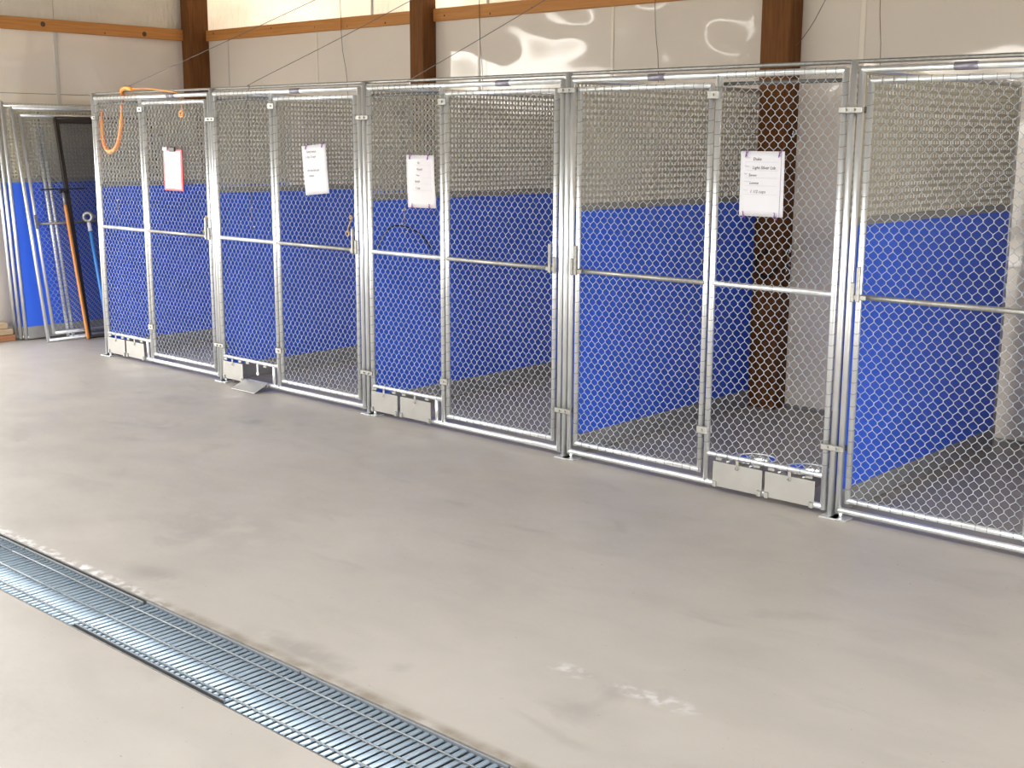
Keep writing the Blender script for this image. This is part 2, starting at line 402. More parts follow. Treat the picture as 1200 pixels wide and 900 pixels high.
R_ = .0138      # tube radius
def ties(m, a, b_, pitch=.047, r=R_):
    a = Vector(a); b_ = Vector(b_); L = (b_-a).length; n = max(1, int(L/pitch)); d = (b_-a)/n
    for i in range(n):
        m.ring(a+d*(i+.5+random.uniform(-.06,.06)), b_-a, r+.0008, .0011, 8, 3, .004)
def corner_frame(m, x0, x1, z0, z1, y=0, r=R_, n=12):
    m.tube((x0,y,z0-r), (x0,y,z1+r*.6), r, n); m.tube((x1,y,z0-r), (x1,y,z1+r*.6), r, n)
    m.tube((x0,y,z1), (x1,y,z1), r, n); m.tube((x0,y,z0), (x1,y,z0), r, n)
ZT, ZB, ZM = 1.86, .038, .953
def clamp(par, x, z, w=.10, y=0):
    m = MB(); m.bbox((x-w/2, y-.022, z-.013), (x+w/2, y-.015, z+.013), .003)
    m.bbox((x-w/2, y+.015, z-.013), (x+w/2, y+.022, z+.013), .003)
    for s in (-.18, .18): m.path([(x+s*w, y-.030, z), (x+s*w, y-.021, z)], .006, 6)
    return m.build('panel_clamp', GD, par)
def foot(par, x, w=.08):
    m = MB(); m.bbox((x-w/2, -.035, 0.0005), (x+w/2, .035, .006), .002); m.tube((x, 0, .005), (x, 0, ZB-.01), .008, 8)
    return m.build('foot_plate', G, par)

def feeder_door(par, x0, x1, z0=.030, z1=.146, opened=False, bowl=False):
    """steel flap with hinge clips and a latch tab"""
    y = -.020
    m = MB(); m.bbox((x0, y-.002, z0), (x1, y+.002, z1), .0015)
    M = None
    if opened:
        M = Matrix.Translation((0, y, z0)) @ Matrix.Rotation(math.radians(114), 4, 'X') @ Matrix.Translation((0, -y, -z0))
        M = Matrix.Translation((0, -.004, .022)) @ M
    d = m.build('feeder_door', STEEL, par, 'pale steel feeding flap hanging open onto the floor' if opened else None, M=M)
    m = MB()
    if not opened:
        xm = (x0+x1)/2
        m.bbox((xm-.008, y-.006, z1-.004), (xm+.008, y-.002, z1+.022), .002); m.ring((xm, y-.008, z1-.014), (0,1,0), .007, .0022, 8, 4)
        m.build('latch_tab', GD, d)
    m = MB()
    for xx in (x0+.012, x1-.012):
        m = MB(); m.bbox((xx-.010, -.030, ZB-.012), (xx+.010, -.012, ZB+.016), .003); m.build('hinge_clip', GD, par)
    m = MB()
    for xx in (x0+.03, x1-.03):
        m = MB(); m.bbox((xx-.016, -.024, z1+.006), (xx+.016, -.013, z1+.020), .003); m.build('catch', GD, par)
    return d

def latch(par, x, side, with_fork=True):
    """vertical fork latch handle beside the gate edge; side=+1 handle on gate to the right of the post"""
    m = MB()
    m.bbox((x-.008, -.034, ZM-.02), (x+.008, -.020, ZM+.125), .003)
    m.bbox((x-.030, -.026, ZM-.012), (x+.034, -.016, ZM+.010), .003)
    o = m.build('gate_latch', GD, par)
    m = MB(); xx = x-side*.026
    m.bbox((xx-.009, -.030, ZM-.022), (xx+.009, -.018, ZM+.06), .003)
    m.build('latch_collar', GD, o)
    return o

def kennel_front(L, R, mid, gate_side, label, base):
    t = thing('kennel', label, 'kennel gate', (L, 0, 0), 'kennel fronts in one row')
    m = MB(); corner_frame(m, L, R, ZB, ZT); m.tube((mid,0,ZB), (mid,0,ZT), R_); m.build('outer_frame', G, t)
    gx0, gx1 = (mid+.036, R-.040) if gate_side == 'R' else (L+.040, mid-.036)
    fx0, fx1 = (L, mid) if gate_side == 'R' else (mid, R)
    zf = .172
    m = MB(); m.tube((fx0,0,ZM), (fx1,0,ZM), .0118); m.build('mid_rail', G, t)
    m = MB(); m.tube((fx0,0,zf), (fx1,0,zf), .0118); m.build('feeder_rail', G, t)
    if gate_side == 'R':
        m = MB(); m.tube((mid-.055,0,ZB), (mid-.055,0,zf), .011); m.build('feeder_post', G, t)
    m = MB(); m.tube((fx0+.012,.022,1.822), (fx1-.012,.022,1.822), .0085, 8); m.build('under_rail_bar', BARM, t)  # dark bar along the dark band below the top rail
    V, F = chain(fx0+R_*.6, fx1-R_*.6, zf+.008, ZT-.006, .004); np_obj('chain_link_mesh', V, F, GW, t, 'stuff')
    m = MB(); ties(m, (fx0,0,zf+.03), (fx0,0,ZT-.02), .05); ties(m, (fx1,0,zf+.03), (fx1,0,ZT-.02), .05); ties(m, (fx0+.02,0,ZT), (fx1-.02,0,ZT), .045); ties(m, (fx0+.02,0,zf), (fx1-.02,0,zf), .06, .0118)
    ties(m, (fx0+.1,0,ZM), (fx1-.1,0,ZM), .22, .0118)
    m.build('wire_ties', TIE, t, kind='stuff')
    # gate
    gz0, gz1 = .086, 1.817
    m = MB(); corner_frame(m, gx0, gx1, gz0, gz1, 0, .0125); g = m.build('gate', G, t)
    m = MB(); m.tube((gx0,-.004,ZM), (gx1,-.004,ZM), .0115); m.build('gate_rail', GD, g)
    V, F = chain(gx0+.007, gx1-.007, gz0+.006, gz1-.006, .004); np_obj('chain_link_mesh', V, F, GW, g, 'stuff')
    m = MB(); ties(m, (gx0,0,gz0+.03), (gx0,0,gz1-.02), .05, .0125); ties(m, (gx1,0,gz0+.03), (gx1,0,gz1-.02), .05, .0125); ties(m, (gx0+.02,0,gz1), (gx1-.02,0,gz1), .05, .0125); ties(m, (gx0+.02,0,gz0), (gx1-.02,0,gz0), .05, .0125)
    m.build('wire_ties', TIE, g, kind='stuff')
    hx = gx0 if gate_side == 'R' else gx1
    for z in (.278, 1.776):
        m = MB(); xm = (hx+mid)/2; m.bbox((xm-.030, -.021, z-.018), (xm+.030, -.013, z+.018), .003); m.bbox((xm-.030, .013, z-.018), (xm+.030, .020, z+.018), .003)
        m.path([(xm, -.027, z), (xm, -.020, z)], .006, 6); m.build('gate_hinge', GD, g)
    latch(g, gx1-.012 if gate_side == 'R' else gx0+.006, -1 if gate_side == 'R' else 1)
    foot(t, L+.012)
    return t, g, (gx0, gx1, fx0, fx1)

LR = [(0.0,1.405),(1.4626,2.8738),(2.9529,4.3725),(4.4408,5.8632),(5.9352,7.355)]
MID = [.590, 2.058, 3.537, 5.262, 6.757]
LAB = ['galvanised mesh kennel front holding the red clipboard, leftmost of the row',
       'galvanised kennel front with the crooked sheet on its gate and one flap open',
       'galvanised kennel front with a sheet left of its gate, middle of the row',
       'galvanised mesh kennel front with the sheet on its right half above two steel flaps',
       'galvanised mesh kennel front cut off by the right edge, without any paper']
K = []
for i, ((L, R), md, lb) in enumerate(zip(LR, MID, LAB)):
    K.append(kennel_front(L, R, md, 'R' if i < 3 else 'L', lb, 0))
# feeder flaps
feeder_door(K[0][0], .022, .255); feeder_door(K[0][0], .275, .510)
feeder_door(K[1][0], 1.478, 1.695); feeder_door(K[1][0], 1.717, 1.965, opened=True)
feeder_door(K[2][0], 2.955, 3.180); feeder_door(K[2][0], 3.203, 3.453)
feeder_door(K[3][0], 5.312, 5.570); feeder_door(K[3][0], 5.584, 5.830)
feeder_door(K[4][0], 6.80, 7.05); feeder_door(K[4][0], 7.07, 7.31)
# dangling catch of the opened flap
m = MB(); m.bbox((1.84,-.018,.110), (1.856,-.012,.165), .003); m.ring((1.848,-.016,.104), (0,1,0), .010, .004, 10, 5); m.build('loose_catch', G, K[1][0])
# bowls behind the flaps of the fourth kennel
def bowl(x, y, z, lab):
    m = MB(); prof = [(.062,0),(.072,.010),(.088,.045),(.100,.066),(.104,.068),(.102,.071),(.096,.069),(.083,.045),(.066,.012),(.0,.008)]
    n = 28; vs = []; fs = []
    for r, h in prof: vs += [(x+r*math.cos(2*math.pi*k/n), y+r*math.sin(2*math.pi*k/n), z+h) for k in range(n)]
    for i in range(len(prof)-1):
        for k in range(n): fs.append((i*n+k, i*n+(k+1)%n, (i+1)*n+(k+1)%n, (i+1)*n+k))
    fs.append(tuple(range(n))[::-1]); m.add(vs, fs, True)
    o = m.build('dog_bowl', CHROME, origin=(x, y, z)); tag(o, lab, 'bowl', 'steel bowls behind the flaps')
    return o
def bowl_ring(par, x, y, z):
    m = MB(); m.ring((x, y, z), (0,0,1), .098, .004, 24, 6); m.tube((x-.06, y-.07, z), (x-.06, -.012, z), .004, 6); m.tube((x+.06, y-.07, z), (x+.06, -.012, z), .004, 6)
    m.build('bowl_ring', G, par)
bowl_ring(K[3][0], 5.44, .125, .150); bowl_ring(K[3][0], 5.707, .125, .150)
bowl(5.44, .125, .082, 'round steel dog bowl behind the left one of the two rightmost steel flaps')
bowl(5.707, .125, .082, 'round steel dog bowl behind the rightmost steel flap')
# stringer rail resting on the row and couplers
# one continuous tube lying on top of the fronts
m = MB(); m.tube((-.02, .020, 1.893), (7.40, .020, 1.893), .009, 10); s_ = m.build('top_stringer', GD, origin=(-.02, .02, 1.893)); tag(s_, 'thin galvanised tube lying along the top of all the kennel fronts', 'rail')
for i, x in ((0,.98),(1,2.30),(2,3.98),(3,4.928),(4,6.358)):
    m = MB(); m.tube((x-.045,0,ZT), (x+.045,0,ZT), R_+.002, 12); m.build('rail_sleeve', SLEEVE, K[i][0])
# clamps joining frames
for i, z in ((0,1.726),):
    clamp(K[0][0], -.004, z, .05)
for i, x, z1, z2 in ((0,1.434,1.703,.24),(1,2.913,1.70,.245),(2,4.407,1.815,.242),(3,5.899,1.703,.305),):
    clamp(K[i+1][0], x, z1, .105); clamp(K[i+1][0], x, z2, .105)

# ------------------------------------------------------------------ dividers
D = 1.735
def perf(y0, y1, z0, z1, th=.005, p=.0285, h=.0150, seam=None):
    """perforated sheet in the yz plane with square holes, as quads"""
    ny = int((y1-y0)/p); nz = int((z1-z0)/p); py = (y1-y0)/ny; pz = (z1-z0)/nz
    V = []; F = []
    gy = []; 
    for i in range(ny): gy += [y0+i*py+(py-h)/2, y0+i*py+(py+h)/2]
    gy = [y0]+gy+[y1]; gz = []
    for j in range(nz): gz += [z0+j*pz+(pz-h)/2, z0+j*pz+(pz+h)/2]
    gz = [z0]+gz+[z1]; A = len(gy); B = len(gz)
    for x in (-th/2, th/2):
        for z in gz:
            for y in gy: V.append((x, y, z))
    S = A*B
    for j in range(B-1):
        for i in range(A-1):
            a = j*A+i; q = (a, a+1, a+1+A, a+A)
            if i % 2 == 1 and j % 2 == 1:
                for u, w in zip(q, q[1:]+q[:1]): F.append((u, w, w+S, u+S))
            else:
                F.append(q[::-1]); F.append(tuple(k+S for k in q))
    for i in range(A-1):
        F.append((i, i+1, i+1+S, i+S)); t_ = (B-1)*A; F.append((t_+i+1, t_+i, t_+i+S, t_+i+1+S))
    for j in range(B-1):
        F.append(((j+1)*A, j*A, j*A+S, (j+1)*A+S)); t_ = A-1; F.append((j*A+t_, (j+1)*A+t_, (j+1)*A+t_+S, j*A+t_+S))
    return V, F
PV, PF = perf(.016, D-.016, 1.268, 1.853)
def divider(X, label, M=None, foot_=True, rear=True, holes=True, group='blue and tan divider panels', top=1.885):
    """M maps a divider built at x=0,y=0 into place"""
    M = M or Matrix.Translation((X, 0, 0))
    o = M @ Vector((0,0,0))
    t = thing('kennel_divider', label, 'divider panel', tuple(o), group)
    m = MB(); m.tube((0,0,.006), (0,0,top+.012), R_); (rear and m.tube((0,D,.006), (0,D,top-.02), R_)); m.tube((0,0,top-.02), (0,D,top-.02), .012); m.tube((0,0,.02), (0,D,.02), .010)
    m.build('divider_frame', G, t, M=M)
    if foot_:
        m = MB(); m.bbox((-.035,-.04,0), (.045,.04,.006), .002); m.build('foot_plate', G, t, M=M)
    m = MB(); m.bbox((-.006,.016,.100), (.006,D-.016,1.238), .002); m.build('blue_panel', BLUE, t, M=M)
    if holes: m = MB(); m.add(PV, PF); m.build('perforated_panel', TAN, t, M=M)
    m = MB(); m.bbox((-.009,.016,1.236), (.009,D-.016,1.270), .002); m.build('joining_strip', STRIP, t, M=M)
    m = MB(); m.bbox((-.012,.016,.004), (.012,D-.016,.102), .003); m.build('base_strip', BASE, t, M=M)
    return t
divider(-.033, 'blue and tan divider at the left end of the row, behind the red clipboard')
divider(1.434, 'blue and tan divider left of the kennel with the crooked sheet')
divider(2.913, 'blue and tan divider left of the middle kennel')
divider(4.407, 'blue and tan divider that ends at the thick brown post', rear=False)
divider(5.899, 'brightest blue divider, left of the rightmost kennel')
divider(7.40, 'blue and tan divider at the far right end of the row')

# ------------------------------------------------------------------ spare panels leaning on the left wall
def leanM(xf, xt, y, z0=0.0, h=1.87, dy=0):
    a = -math.atan2(xf-xt, h)
    return Matrix.Translation((xf, y, z0)) @ Matrix.Rotation(a, 4, 'Y')
labs = ['blue and tan spare divider, front of the stack leaning on left wall', 'spare divider second in the stack on the left wall, behind the front blue one',
        'spare divider third in the stack on the left wall', 'spare divider rearmost in the stack, closest to the left wall']
for i, (xf, y) in enumerate(((-1.120,-.085),(-1.160,-.11),(-1.200,-.13),(-1.245,-.10))):
    divider(0, labs[i], leanM(xf, xf-.145, y, .004), foot_=False, holes=(i == 0), group='spare dividers leaning on the left wall', top=1.85)
# spare gate panel with chain link, leaning in front of the stack
def lean_panel(name, label, xf, xt, y0, y1, gates, mt_, z0=.0, h=1.86, ratio=1):
    M = leanM(xf, xt, 0, z0+R_)
    t = thing(name, label, 'fence panel' if mt_ is G else 'screen door', tuple(M @ Vector((0, y0, 0))))
    Rz = Matrix.Rotation(math.pi/2, 4, 'Z')    # xz plane -> yz plane
    MM = M @ Rz
    m = MB(); corner_frame(m, y0, y1, .0, h-2*R_, 0); m.build('panel_frame', mt_, t, M=MM)
    return t, MM
t, MM = lean_panel('spare_fence_panel', 'spare kennel front panel of bright tube and mesh leaning in front of the blue panels', -.90, -1.265, -.015, 1.30, None, G)
m = MB(); corner_frame(m, .040, .70, .055, 1.775, 0, .0125); g = m.build('gate', G, t, M=MM)
m = MB(); m.tube((.040,0,.92), (.70,0,.92), .011); m.build('gate_rail', GD, g, M=MM)
V, F = chain(.045, .695, .06, 1.77, .0); np_obj('chain_link_mesh', V, F, GW, g, 'stuff', MM)
m = MB(); m.tube((.735,0,0), (.735,0,1.83), R_); m.tube((.735,0,.92), (1.30,0,.92), .011); m.build('mid_post', G, t, M=MM)
V, F = chain(.74, 1.295, .01, 1.82, .0); np_obj('chain_link_mesh', V, F, GW, t, 'stuff', MM)
m = MB(); m.bbox((.015,-.03,.88), (.045,-.012,.99), .003); m.build('gate_latch', GD, g, M=MM)
# second mesh panel behind it
t, MM = lean_panel('spare_fence_panel', 'second spare mesh panel leaning behind the first, its double post showing', -.955, -1.30, .185, 1.2, None, G)
m = MB(); m.tube((.225,0,0), (.225,0,1.83), R_); m.build('mid_post', G, t, M=MM)
m = MB(); ties(m, (.185,0,.02), (.185,0,1.8), .03); ties(m, (.225,0,.02), (.225,0,1.8), .03); m.build('wire_ties', TIE, t, kind='stuff', M=MM)
V, F = chain(.185, 1.195, .01, 1.82, .0); np_obj('chain_link_mesh', V, F, GW, t, 'stuff', MM)
# dark screen door
t, MM = lean_panel('screen_door', 'dark bronze screen door frame leaning beside the orange-handled tool', -.85, -1.20, .305, 1.15, None, BRONZE, 0, 1.78)
m = MB(); m.bbox((.290,-.012,0), (.325,.012,1.75), .003); m.bbox((.29,-.012,1.715), (1.15,.012,1.752), .003); m.build('door_rail', BRONZE, t, M=MM)
m = MB(); m.box((.32,-.001,.01), (1.14,.001,1.72)); m.build('insect_screen', SCREEN, t, M=MM)
# floor squeegee with wooden handle, head up
a = Vector((-.785,.262,.006)); b_ = Vector((-1.05,.262,1.185))
t = thing('floor_squeegee', 'floor squeegee with orange wooden handle leaning head up on the spare panels', 'squeegee', tuple(a))
d = (b_-a); m = MB(); m.path([a, a+d*.02, a+d*.88, a+d*.9], [.010,.0135,.0135,.011], 12); m.build('handle', OILW, t)
m = MB(); m.path([a+d*.88, a+d*.985], [.011,.009], 10); m.build('socket', GD, t)
m = MB(); m.bbox((b_.x-.006, .085, b_.z-.005), (b_.x+.006, .455, b_.z+.005), .002); m.bbox((b_.x-.012,.235,b_.z-.03),(b_.x+.012,.29,b_.z+.004),.003); m.build('head', DARKM, t)
# blue-handled scoop tool with a grey ring head
a = Vector((-.70,.40,.004)); b_ = Vector((-.93,.415,.86)); d = b_-a
t = thing('kennel_scoop', 'blue-handled tool with a round grey head leaning behind the leftmost kennel post', 'scoop', tuple(a))
m = MB(); m.path([a, b_], .014, 12); m.build('handle', BLUEH, t)
m = MB(); m.path([b_-d*.01, b_+d*.07], [.017,.014], 10); m.build('collar', WHITEP, t)
m = MB(); c = b_+d*.12; m.ring(c, (.75,-.66,0), .032, .015, 18, 8); m.bbox((c.x-.02,c.y+.03,c.z-.012),(c.x+.0,c.y+.075,c.z+.012),.003); m.build('ring_head', GD, t)
# planks at the foot of the left wall
for i, (z0, z1, x0, x1, y1, mt_, lb) in enumerate(((.001,.050,-1.39,-1.165,-.150,PLANKR,'reddish brown plank, bottom of the stack at the left wall'),
      (.052,.098,-1.39,-1.175,-.165,PLANK,'pale plank in the middle of the stack at the left wall'), (.100,.146,-1.38,-1.185,-.20,PLANK,'pale plank on top of the stack at the left wall'))):
    m = MB(); m.bbox((x0,-.70,z0), (x1,y1,z1), .003); tag(m.build('plank', mt_, origin=(x0,y1,z0)), lb, 'plank', 'planks on the floor')

# ------------------------------------------------------------------ papers on the fences
def text_part(name, body, par, x, z, size, y, mt_=INK, shear=.0, tilt=0, sx=1.0):
    c = bpy.data.curves.new(name, 'FONT'); c.body = body; c.size = size; c.shear = shear; c.resolution_u = 2; c.extrude = .0
    tmp = bpy.data.objects.new('tmp', c); me = bpy.data.meshes.new_from_object(tmp); bpy.data.objects.remove(tmp)
    M = Matrix.Translation((x, y, z)) @ Matrix.Rotation(tilt, 4, 'Y') @ Matrix.Rotation(math.pi/2, 4, 'X') @ Matrix.Diagonal((sx,1,1,1))
    me.transform(M); org = Vector(par['_o']); me.transform(Matrix.Translation(-org)); me.materials.clear(); me.materials.append(mt_)
    return link(name, me, par, None, None, org)
def sheet(pts, y, name, label, mt_, th=.0012, bulge=.0, group='papers on the kennel fronts'):
    """pts: four corners TL,TR,BR,BL as (x,z)"""
    TL, TR, BR, BL = [Vector((p[0], 0, p[1])) for p in pts]
    nx, nz = 8, 10; m = MB(); V = []; F = []
    for s in (0, 1):
        for j in range(nz+1):
            for i in range(nx+1):
                u = i/nx; v = j/nz; p = TL.lerp(TR,u).lerp(BL.lerp(BR,u), v)
                yy = y - bulge*(math.sin(math.pi*u)*.5+math.sin(math.pi*v*1.3)*.5) + s*th
                V.append((p.x, yy, p.z))
    A = nx+1; S = A*(nz+1)
    for j in range(nz):
        for i in range(nx):
            q = (j*A+i, j*A+i+1, (j+1)*A+i+1, (j+1)*A+i); F.append(q[::-1]); F.append(tuple(k+S for k in q))
    for i in range(nx): F.append((i,i+1,i+1+S,i+S)); k = nz*A+i; F.append((k+1,k,k+S,k+1+S))
    for j in range(nz): F.append(((j+1)*A,j*A,j*A+S,(j+1)*A+S)); k = j*A+nx; F.append((k,k+A,k+A+S,k+S))
    o = thing(name, label, 'paper sign', (BL.x, y, BL.z), group)
    m.add(V, F, True); m.build('sheet', mt_, o)
    return o
def tie(par, x, z, y=-.022, dx=.004, h=.035):
    m = MB(); m.path([(x-dx, y, z-.012), (x, y-.004, z), (x+dx, y+.004, z+h*.5), (x+dx*.4, y+.016, z+h)], .0022, 5); m.path([(x+dx,y-.002,z-.008),(x-dx,y+.002,z+.012)], .0018, 5); m.build('corner_tie', PURPLE, par)
def lines(par, rows, x0, x1, y, w=.0009, mt_=INKL):
    m = MB()
    for z in rows: m.box((x0, y-.0004, z-w), (x1, y, z+w))
    m.build('ruled_lines', mt_, par)
# fourth kennel sign
s4 = sheet([(5.400,1.536),(5.614,1.536),(5.617,1.261),(5.402,1.261)], -.0250, 'paper_sign', 'white sheet in a clear sleeve with handwritten lines, in front of the brown post', WHITEP)
Y = -.0262
for k, (x, z, txt, sz, lab, lx) in enumerate(((5.462,1.497,'Duke',.019,'Name:',5.425),(5.460,1.461,'Light Silver Lab',.0185,'Breed',5.423),(5.443,1.430,'Seven',.0165,'Age:',5.420),(5.448,1.397,'Lonnie',.0165,'Owner',5.420),(5.452,1.360,'1 1/2 cups',.0185,'Food:',5.420))):
    text_part('handwriting', txt, s4, x, z, sz, Y, INK, .2)
    text_part('printed_label', lab, s4, lx, z+.009, .0085, Y, INKG)
    lines(s4, [z-.006], 5.425, 5.585, Y+.0004)
m = MB(); m.box((5.5985,Y-.0004,1.262),(5.6015,Y,1.536)); m.build('sleeve_edge', SLEEVE, s4)
for x, z in ((5.431,1.523),(5.592,1.523),(5.425,1.268),(5.580,1.268)): tie(s4, x, z, -.030, .004, .02 if z > 1.4 else -.02)
# third kennel
s3 = sheet([(3.284,1.498),(3.498,1.498),(3.512,1.218),(3.292,1.216)], -.0250, 'paper_sign', 'slightly pink laminated sheet with ruled lines, left of the middle kennel gate', WHITEL, bulge=.004)
Y = -.0300
for x, z, txt, sz in ((3.375,1.452,'Bo',.016),(3.368,1.418,'Hound',.016),(3.362,1.386,'Two',.015),(3.355,1.352,'Smith',.017),(3.36,1.318,'1 cup',.016)):
    text_part('handwriting', txt, s3, x, z, sz, Y-.001, INK, .2); lines(s3, [z-.007], 3.31, 3.48, Y)
for x, z in ((3.315,1.486),(3.455,1.486),(3.33,1.228),(3.465,1.228)): tie(s3, x, z, -.030, .003, .02 if z > 1.4 else -.02)
# second kennel, crooked
s2 = sheet([(2.374,1.540),(2.596,1.555),(2.620,1.272),(2.402,1.252)], -.0250, 'paper_sign', 'crooked bright white sheet with faint handwriting, on the gate second from the left', WHITEP, bulge=.002)
Y = -.0285; tl = -.06
for x, z, txt, sz in ((2.425,1.500,'Feed twice',.020),(2.415,1.470,'a day  2 cups',.018),(2.43,1.392,'do not let out',.019),(2.445,1.362,'alone',.020)):
    text_part('handwriting', txt, s2, x, z, sz, Y-.001, INK, .2, tl)
for x, z in ((2.42,1.532),(2.57,1.544)): tie(s2, x, z, -.030, .003, .018)
# clipboard
cb = thing('clipboard', 'red clipboard with a white sheet, hung on the leftmost kennel gate', 'clipboard', (.89,-.03,1.246))
M = Matrix.Translation((.998,0,1.38)) @ Matrix.Rotation(.010, 4, 'Y') @ Matrix.Translation((-.998,0,-1.38))
m = MB(); m.bbox((.884,-.026,1.238), (1.110,-.018,1.512), .006); m.build('board', RED, cb, M=M)
m = MB(); m.bbox((.902,-.0275,1.252), (1.092,-.0262,1.500), .0004); m.build('sheet', WHITEP, cb, M=M)
m = MB(); m.bbox((.965,-.036,1.496), (1.035,-.022,1.526), .004); m.build('clip', BLACK, cb, M=M)
m = MB(); m.bbox((.886,-.032,1.500), (.940,-.024,1.524), .002); m.build('label_tag', WHITEP, cb, M=M)

# ------------------------------------------------------------------ orange leash strap over the leftmost front
def smooth(pts, n=5):
    P = [Vector(p) for p in pts]; out = []
    for i in range(len(P)-1):
        p0 = P[max(i-1,0)]; p1 = P[i]; p2 = P[i+1]; p3 = P[min(i+2,len(P)-1)]
        for k in range(n):
            t_ = k/n; out.append(.5*((2*p1)+(p2-p0)*t_+(2*p0-5*p1+4*p2-p3)*t_*t_+(3*p1-p0-3*p2+p3)*t_**3))
    out.append(P[-1]); return out
lead = [(.022,.035,1.775),(.005,.036,1.65),(.035,.036,1.53),(.106,.036,1.487),(.205,.036,1.53),(.268,.036,1.65),(.288,.036,1.78),(.318,.034,1.868),(.37,-.005,1.905),(.455,-.022,1.922),(.53,-.02,1.912)]
sp_ = smooth(lead)
ol = thing('orange_lead', 'orange webbing lead looped over the top of the leftmost kennel front', 'lead', (.106,.036,1.487))
m = MB(); m.path(sp_, [.017 if p.z < 1.72 else (.009 if p.y > .03 else .014) for p in sp_], 8); m.build('strap', ORANGE, ol)
m = MB(); m.path(smooth([(.52,-.02,1.914),(.70,-.005,1.912),(.90,.006,1.893),(1.015,.012,1.878),(1.045,.022,1.86),(1.050,.028,1.80),(1.062,.028,1.75),(1.035,.028,1.735)]), .0045, 6); m.build('thin_cord', ORANGE, ol)
m = MB(); m.ring((1.045,.028,1.742), (0,1,0), .02, .007, 12, 6); m.build('loop_end', ORANGE, ol)

# ------------------------------------------------------------------ cords
def cord(pts, lab, r=.0021, name='hanging_cord', group=None, org=None):
    m = MB(); m.path(smooth(pts, 4) if len(pts) > 2 else pts, r, 5); tag(m.build(name, CORD, origin=org or pts[0]), lab, 'cord', group)
def sag(a, b_, s, n=6):
    a = Vector(a); b_ = Vector(b_); return [a.lerp(b_, k/n)-Vector((0,0,s*4*(k/n)*(1-k/n))) for k in range(n+1)]
cord(sag((.369,.0,1.915),(7.6,.0,3.49),.02), 'thin cord rising rightwards from the orange lead across the upper wall', name='sloping_cord')
cord([(1.80,0,1.78),(1.83,.0,1.86),(1.85,.0,1.900),(1.904,0,1.925)]+sag((1.95,.0,1.935),(7.0,.0,3.49),.06)[1:], 'thin cord rising steeply from the kennel front with the crooked sheet', name='sloping_cord')
cord(sag((3.26,.0,1.885),(7.30,.0,3.49),.05), 'thin cord rising from the middle kennel front past the second brown post', name='sloping_cord')
cord([(4.592,1.79,2.115),(4.66,1.72,2.135),(4.80,1.60,2.215),(4.93,1.50,2.33),(5.3,1.3,2.75),(5.9,1.0,3.49)], 'drooping dark cord to the right of the thick brown post', name='sloping_cord')
for a, b_, lb in ((.555,.589,'vertical cord on the wall left of the middle post'),(2.055,2.063,'vertical cord beside the pale batten right of the middle post'),(3.572,3.592,'vertical cord on the wall between the two brown posts on the right'),(5.074,5.086,'vertical cord on the wall right of the rightmost cream batten')):
    cord([(b_,1.845,1.2),(b_,1.845,2.0),(a,1.820,2.40),(a,1.820,3.49)], lb)

# eye hooks with S hooks: one in each kennel
def hook(x, y, z, label, scale=1, topz=None):
    t = thing('bucket_hook', label, 'hook', (x, y, z), 'hooks hanging in the kennels')
    m = MB(); m.ring((x+.012, y, z), (0,1,0), .010*scale, .0045*scale, 10, 5); m.build('eye_bolt', CHROME, t)
    m = MB(); m.path([(x+.012,y,z-.010*scale),(x+.012,y,z-.065*scale)], .0028, 5); m.build('link', GD, t)
    m = MB(); zz = z-.065*scale; pts = []
    for k in range(9): an = math.radians(20+k*30); pts.append((x+.012+.014*scale*math.cos(an), y-.004, zz-.014*scale+.014*scale*math.sin(an)))
    c2 = zz-.055*scale
    for k in range(10): an = math.radians(110+k*27); pts.append((x+.012+.022*scale*math.cos(an), y-.004, c2+.022*scale*math.sin(an)))
    m.path(smooth(pts,2), .0042*scale, 6); m.build('s_hook', CHROME, t)
    if topz:
        m = MB(); m.path([(x+.012,y,z+.01),(x+.013,y,topz)], .0018, 5); m.build('hanging_wire', CORD, t)
hook(-.027,.14,1.135,'steel hook on the blue divider inside the leftmost kennel')
hook(1.442,.265,1.135,'steel hook hanging inside the kennel with the crooked sheet', 1, 1.84)
hook(2.921,.275,1.177,'steel hook hanging inside the middle kennel', 1, 1.84)
hook(4.585,1.80,.95,'steel S hook on the thick brown post, behind the mesh', 1.25)
m = MB(); m.ring((4.592,1.80,1.62), (1,.3,0), .018, .005, 12, 5); m.path([(4.586,1.80,1.62),(4.60,1.80,1.62)],.006,6); tag(m.build('eye_bolt', CHROME, origin=(4.592,1.80,1.62)), 'steel eye bolt high on the brown post behind the sheet', 'eye bolt')
m = MB()
for k in range(2): m.ring((4.50+.004*k,1.715-.008*k,.87-.008*k), (.1,1,0), .070+.006*k, .0042, 24, 6)
m.ring((4.50,1.715,.955), (1,0,0), .012, .004, 10, 5)
tag(m.build('coiled_lead', DARKM, origin=(4.50,1.715,.87)), 'dark coiled lead hanging low on the brown post', 'lead')
# brass clips hanging by the latches
def clip(x, z, label, mt_=BRASS):
    t = thing('snap_clip', label, 'clip', (x,.02,z))
    m = MB(); m.path(smooth([(x+.03,.012,z+.05),(x+.02,.020,z+.03),(x-.004,.022,z-.01),(x-.012,.022,z-.035)]), .005, 6); m.ring((x+.03,.012,z+.052),(0,1,0),.011,.0035,10,5); m.build('body', mt_, t)
    m = MB(); m.ring((x-.014,.022,z-.046),(0,1,0),.013,.004,12,5); m.build('ring', mt_, t)
clip(2.735,1.085,'brass snap clip hanging beside the latch of the second gate')
clip(1.275,1.02,'brown strap clip hanging beside the latch of the leftmost gate')
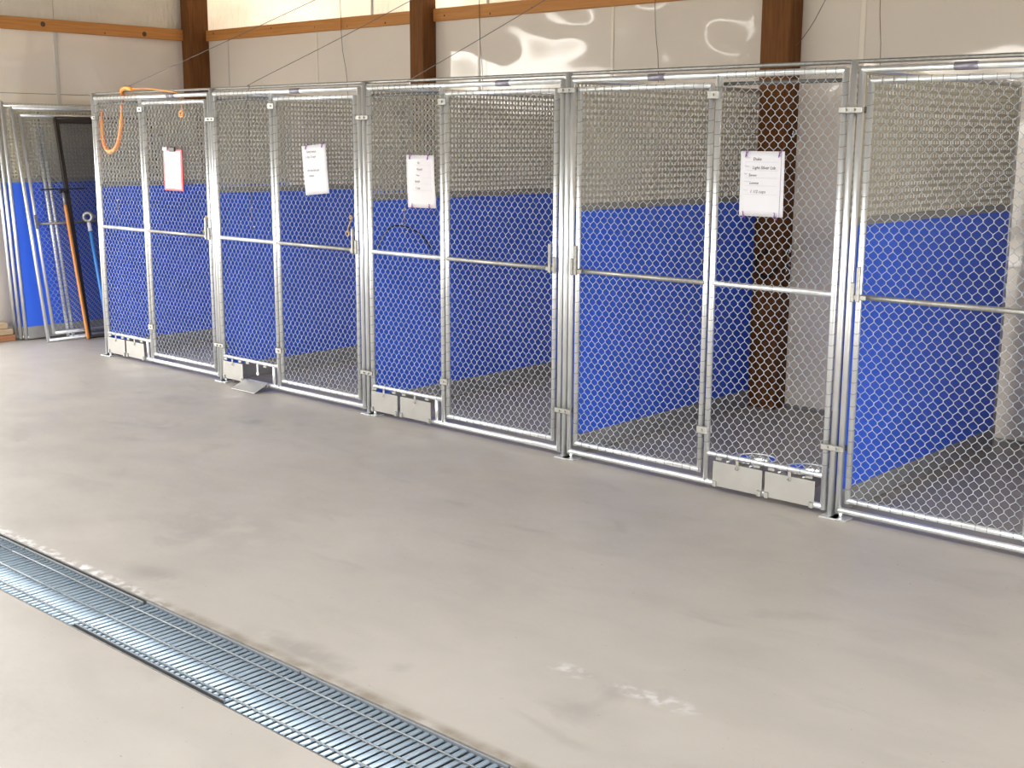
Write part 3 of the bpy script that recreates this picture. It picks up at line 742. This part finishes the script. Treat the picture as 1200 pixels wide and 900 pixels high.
# dark bent wire on the divider of the middle kennel
m = MB(); m.path(smooth([(2.93,.06,.955),(2.93,.13,1.05),(2.93,.20,1.085),(2.93,.30,1.075),(2.93,.42,1.02),(2.93,.50,.93)],4), .004, 6)
tag(m.build('bent_wire', DARKM, origin=(2.93,.2,1.0)), 'dark bent wire against the divider of the middle kennel, above the mid rail', 'wire')

# ------------------------------------------------------------------ drain grates
def rrod(p0, p1, w, h, n=8):
    m = MB(); V = []; F = []
    for p in (p0, p1):
        for k in range(n):
            an = 2*math.pi*k/n+math.pi/8; V.append((w/2*math.cos(an), p, h/2*math.sin(an)))
    for k in range(n): F.append((k,(k+1)%n,(k+1)%n+n,k+n))
    F.append(tuple(range(n))[::-1]); F.append(tuple(range(n,2*n))); m.add(V, F, True); return m
slat_me = None
LEN = .855; NSL = 30; PIT = LEN/NSL
secs = [(2.085, 0), (2.94, 0), (3.795, 0), (4.655+.002, 1), (5.515, 1), (6.372, 1)]
secs = [(4.655-.857*k, 0) for k in range(3,0,-1)]+[(4.657+.857*k, 1) for k in range(3)]
names = ['farthest galvanised grate section, at the left edge of the picture']
for i, (xs, odd) in enumerate(secs):
    dy = -.012 if odd else .0
    ya, yb = [(-2.553,-2.833),(-2.553,-2.833),(-2.553,-2.833),(-2.541,-2.812),(-2.541,-2.833),(-2.541,-2.833)][i]
    if i < 1: lb = 'galvanised drain grate section beyond the left edge of the picture'
    elif i == 1: lb = 'galvanised drain grate section at the left edge of the picture, farthest in view'
    elif i == 2: lb = 'galvanised drain grate section just beyond the darker joint'
    elif i == 3: lb = 'galvanised drain grate section with a dark gap along its near side'
    elif i == 4: lb = 'galvanised drain grate section running out of the bottom of the picture'
    else: lb = 'galvanised drain grate section below the bottom edge of the picture'
    t = thing('drain_grate', lb, 'drain grate', (xs, (ya+yb)/2, -.006), 'drain grate sections')
    if slat_me is None:
        mm = rrod(-.122, .122, .0185, .009); so = mm.build('slat', GRATE, t, origin=(0,0,0)); slat_me = so.data
        bpy.data.objects.remove(so)
    for k in range(NSL):
        o = bpy.data.objects.new('slat', slat_me); COL.objects.link(o); o.parent = t
        o.location = ((k+.5)*PIT, 0, -.004+random.uniform(-.0006,.0006)); o.scale = (1, (ya-yb-.01)/.244, 1); o.rotation_euler = (0, random.uniform(-.06,.06), 0)
    for y in (-2.606, -2.703, -2.791):
        m = MB(); m.path([(xs+.004, y, .0015), (xs+LEN-.004, y, .0015)], .0028, 6); m.build('cross_rod', RODM, t)
    for y in (ya, yb):
        m = MB(); m.bbox((xs+.002, y-.003, -.025), (xs+LEN-.002, y+.003, .001), .001); m.build('edge_bar', RODM, t)
    for x in (xs+.004, xs+LEN-.004):
        m = MB(); m.bbox((x-.002, yb+.003, -.025), (x+.002, ya-.003, -.014), .001); m.build('end_bar', RODM, t)
for o in bpy.data.objects:
    if '_o' in o: del o['_o']
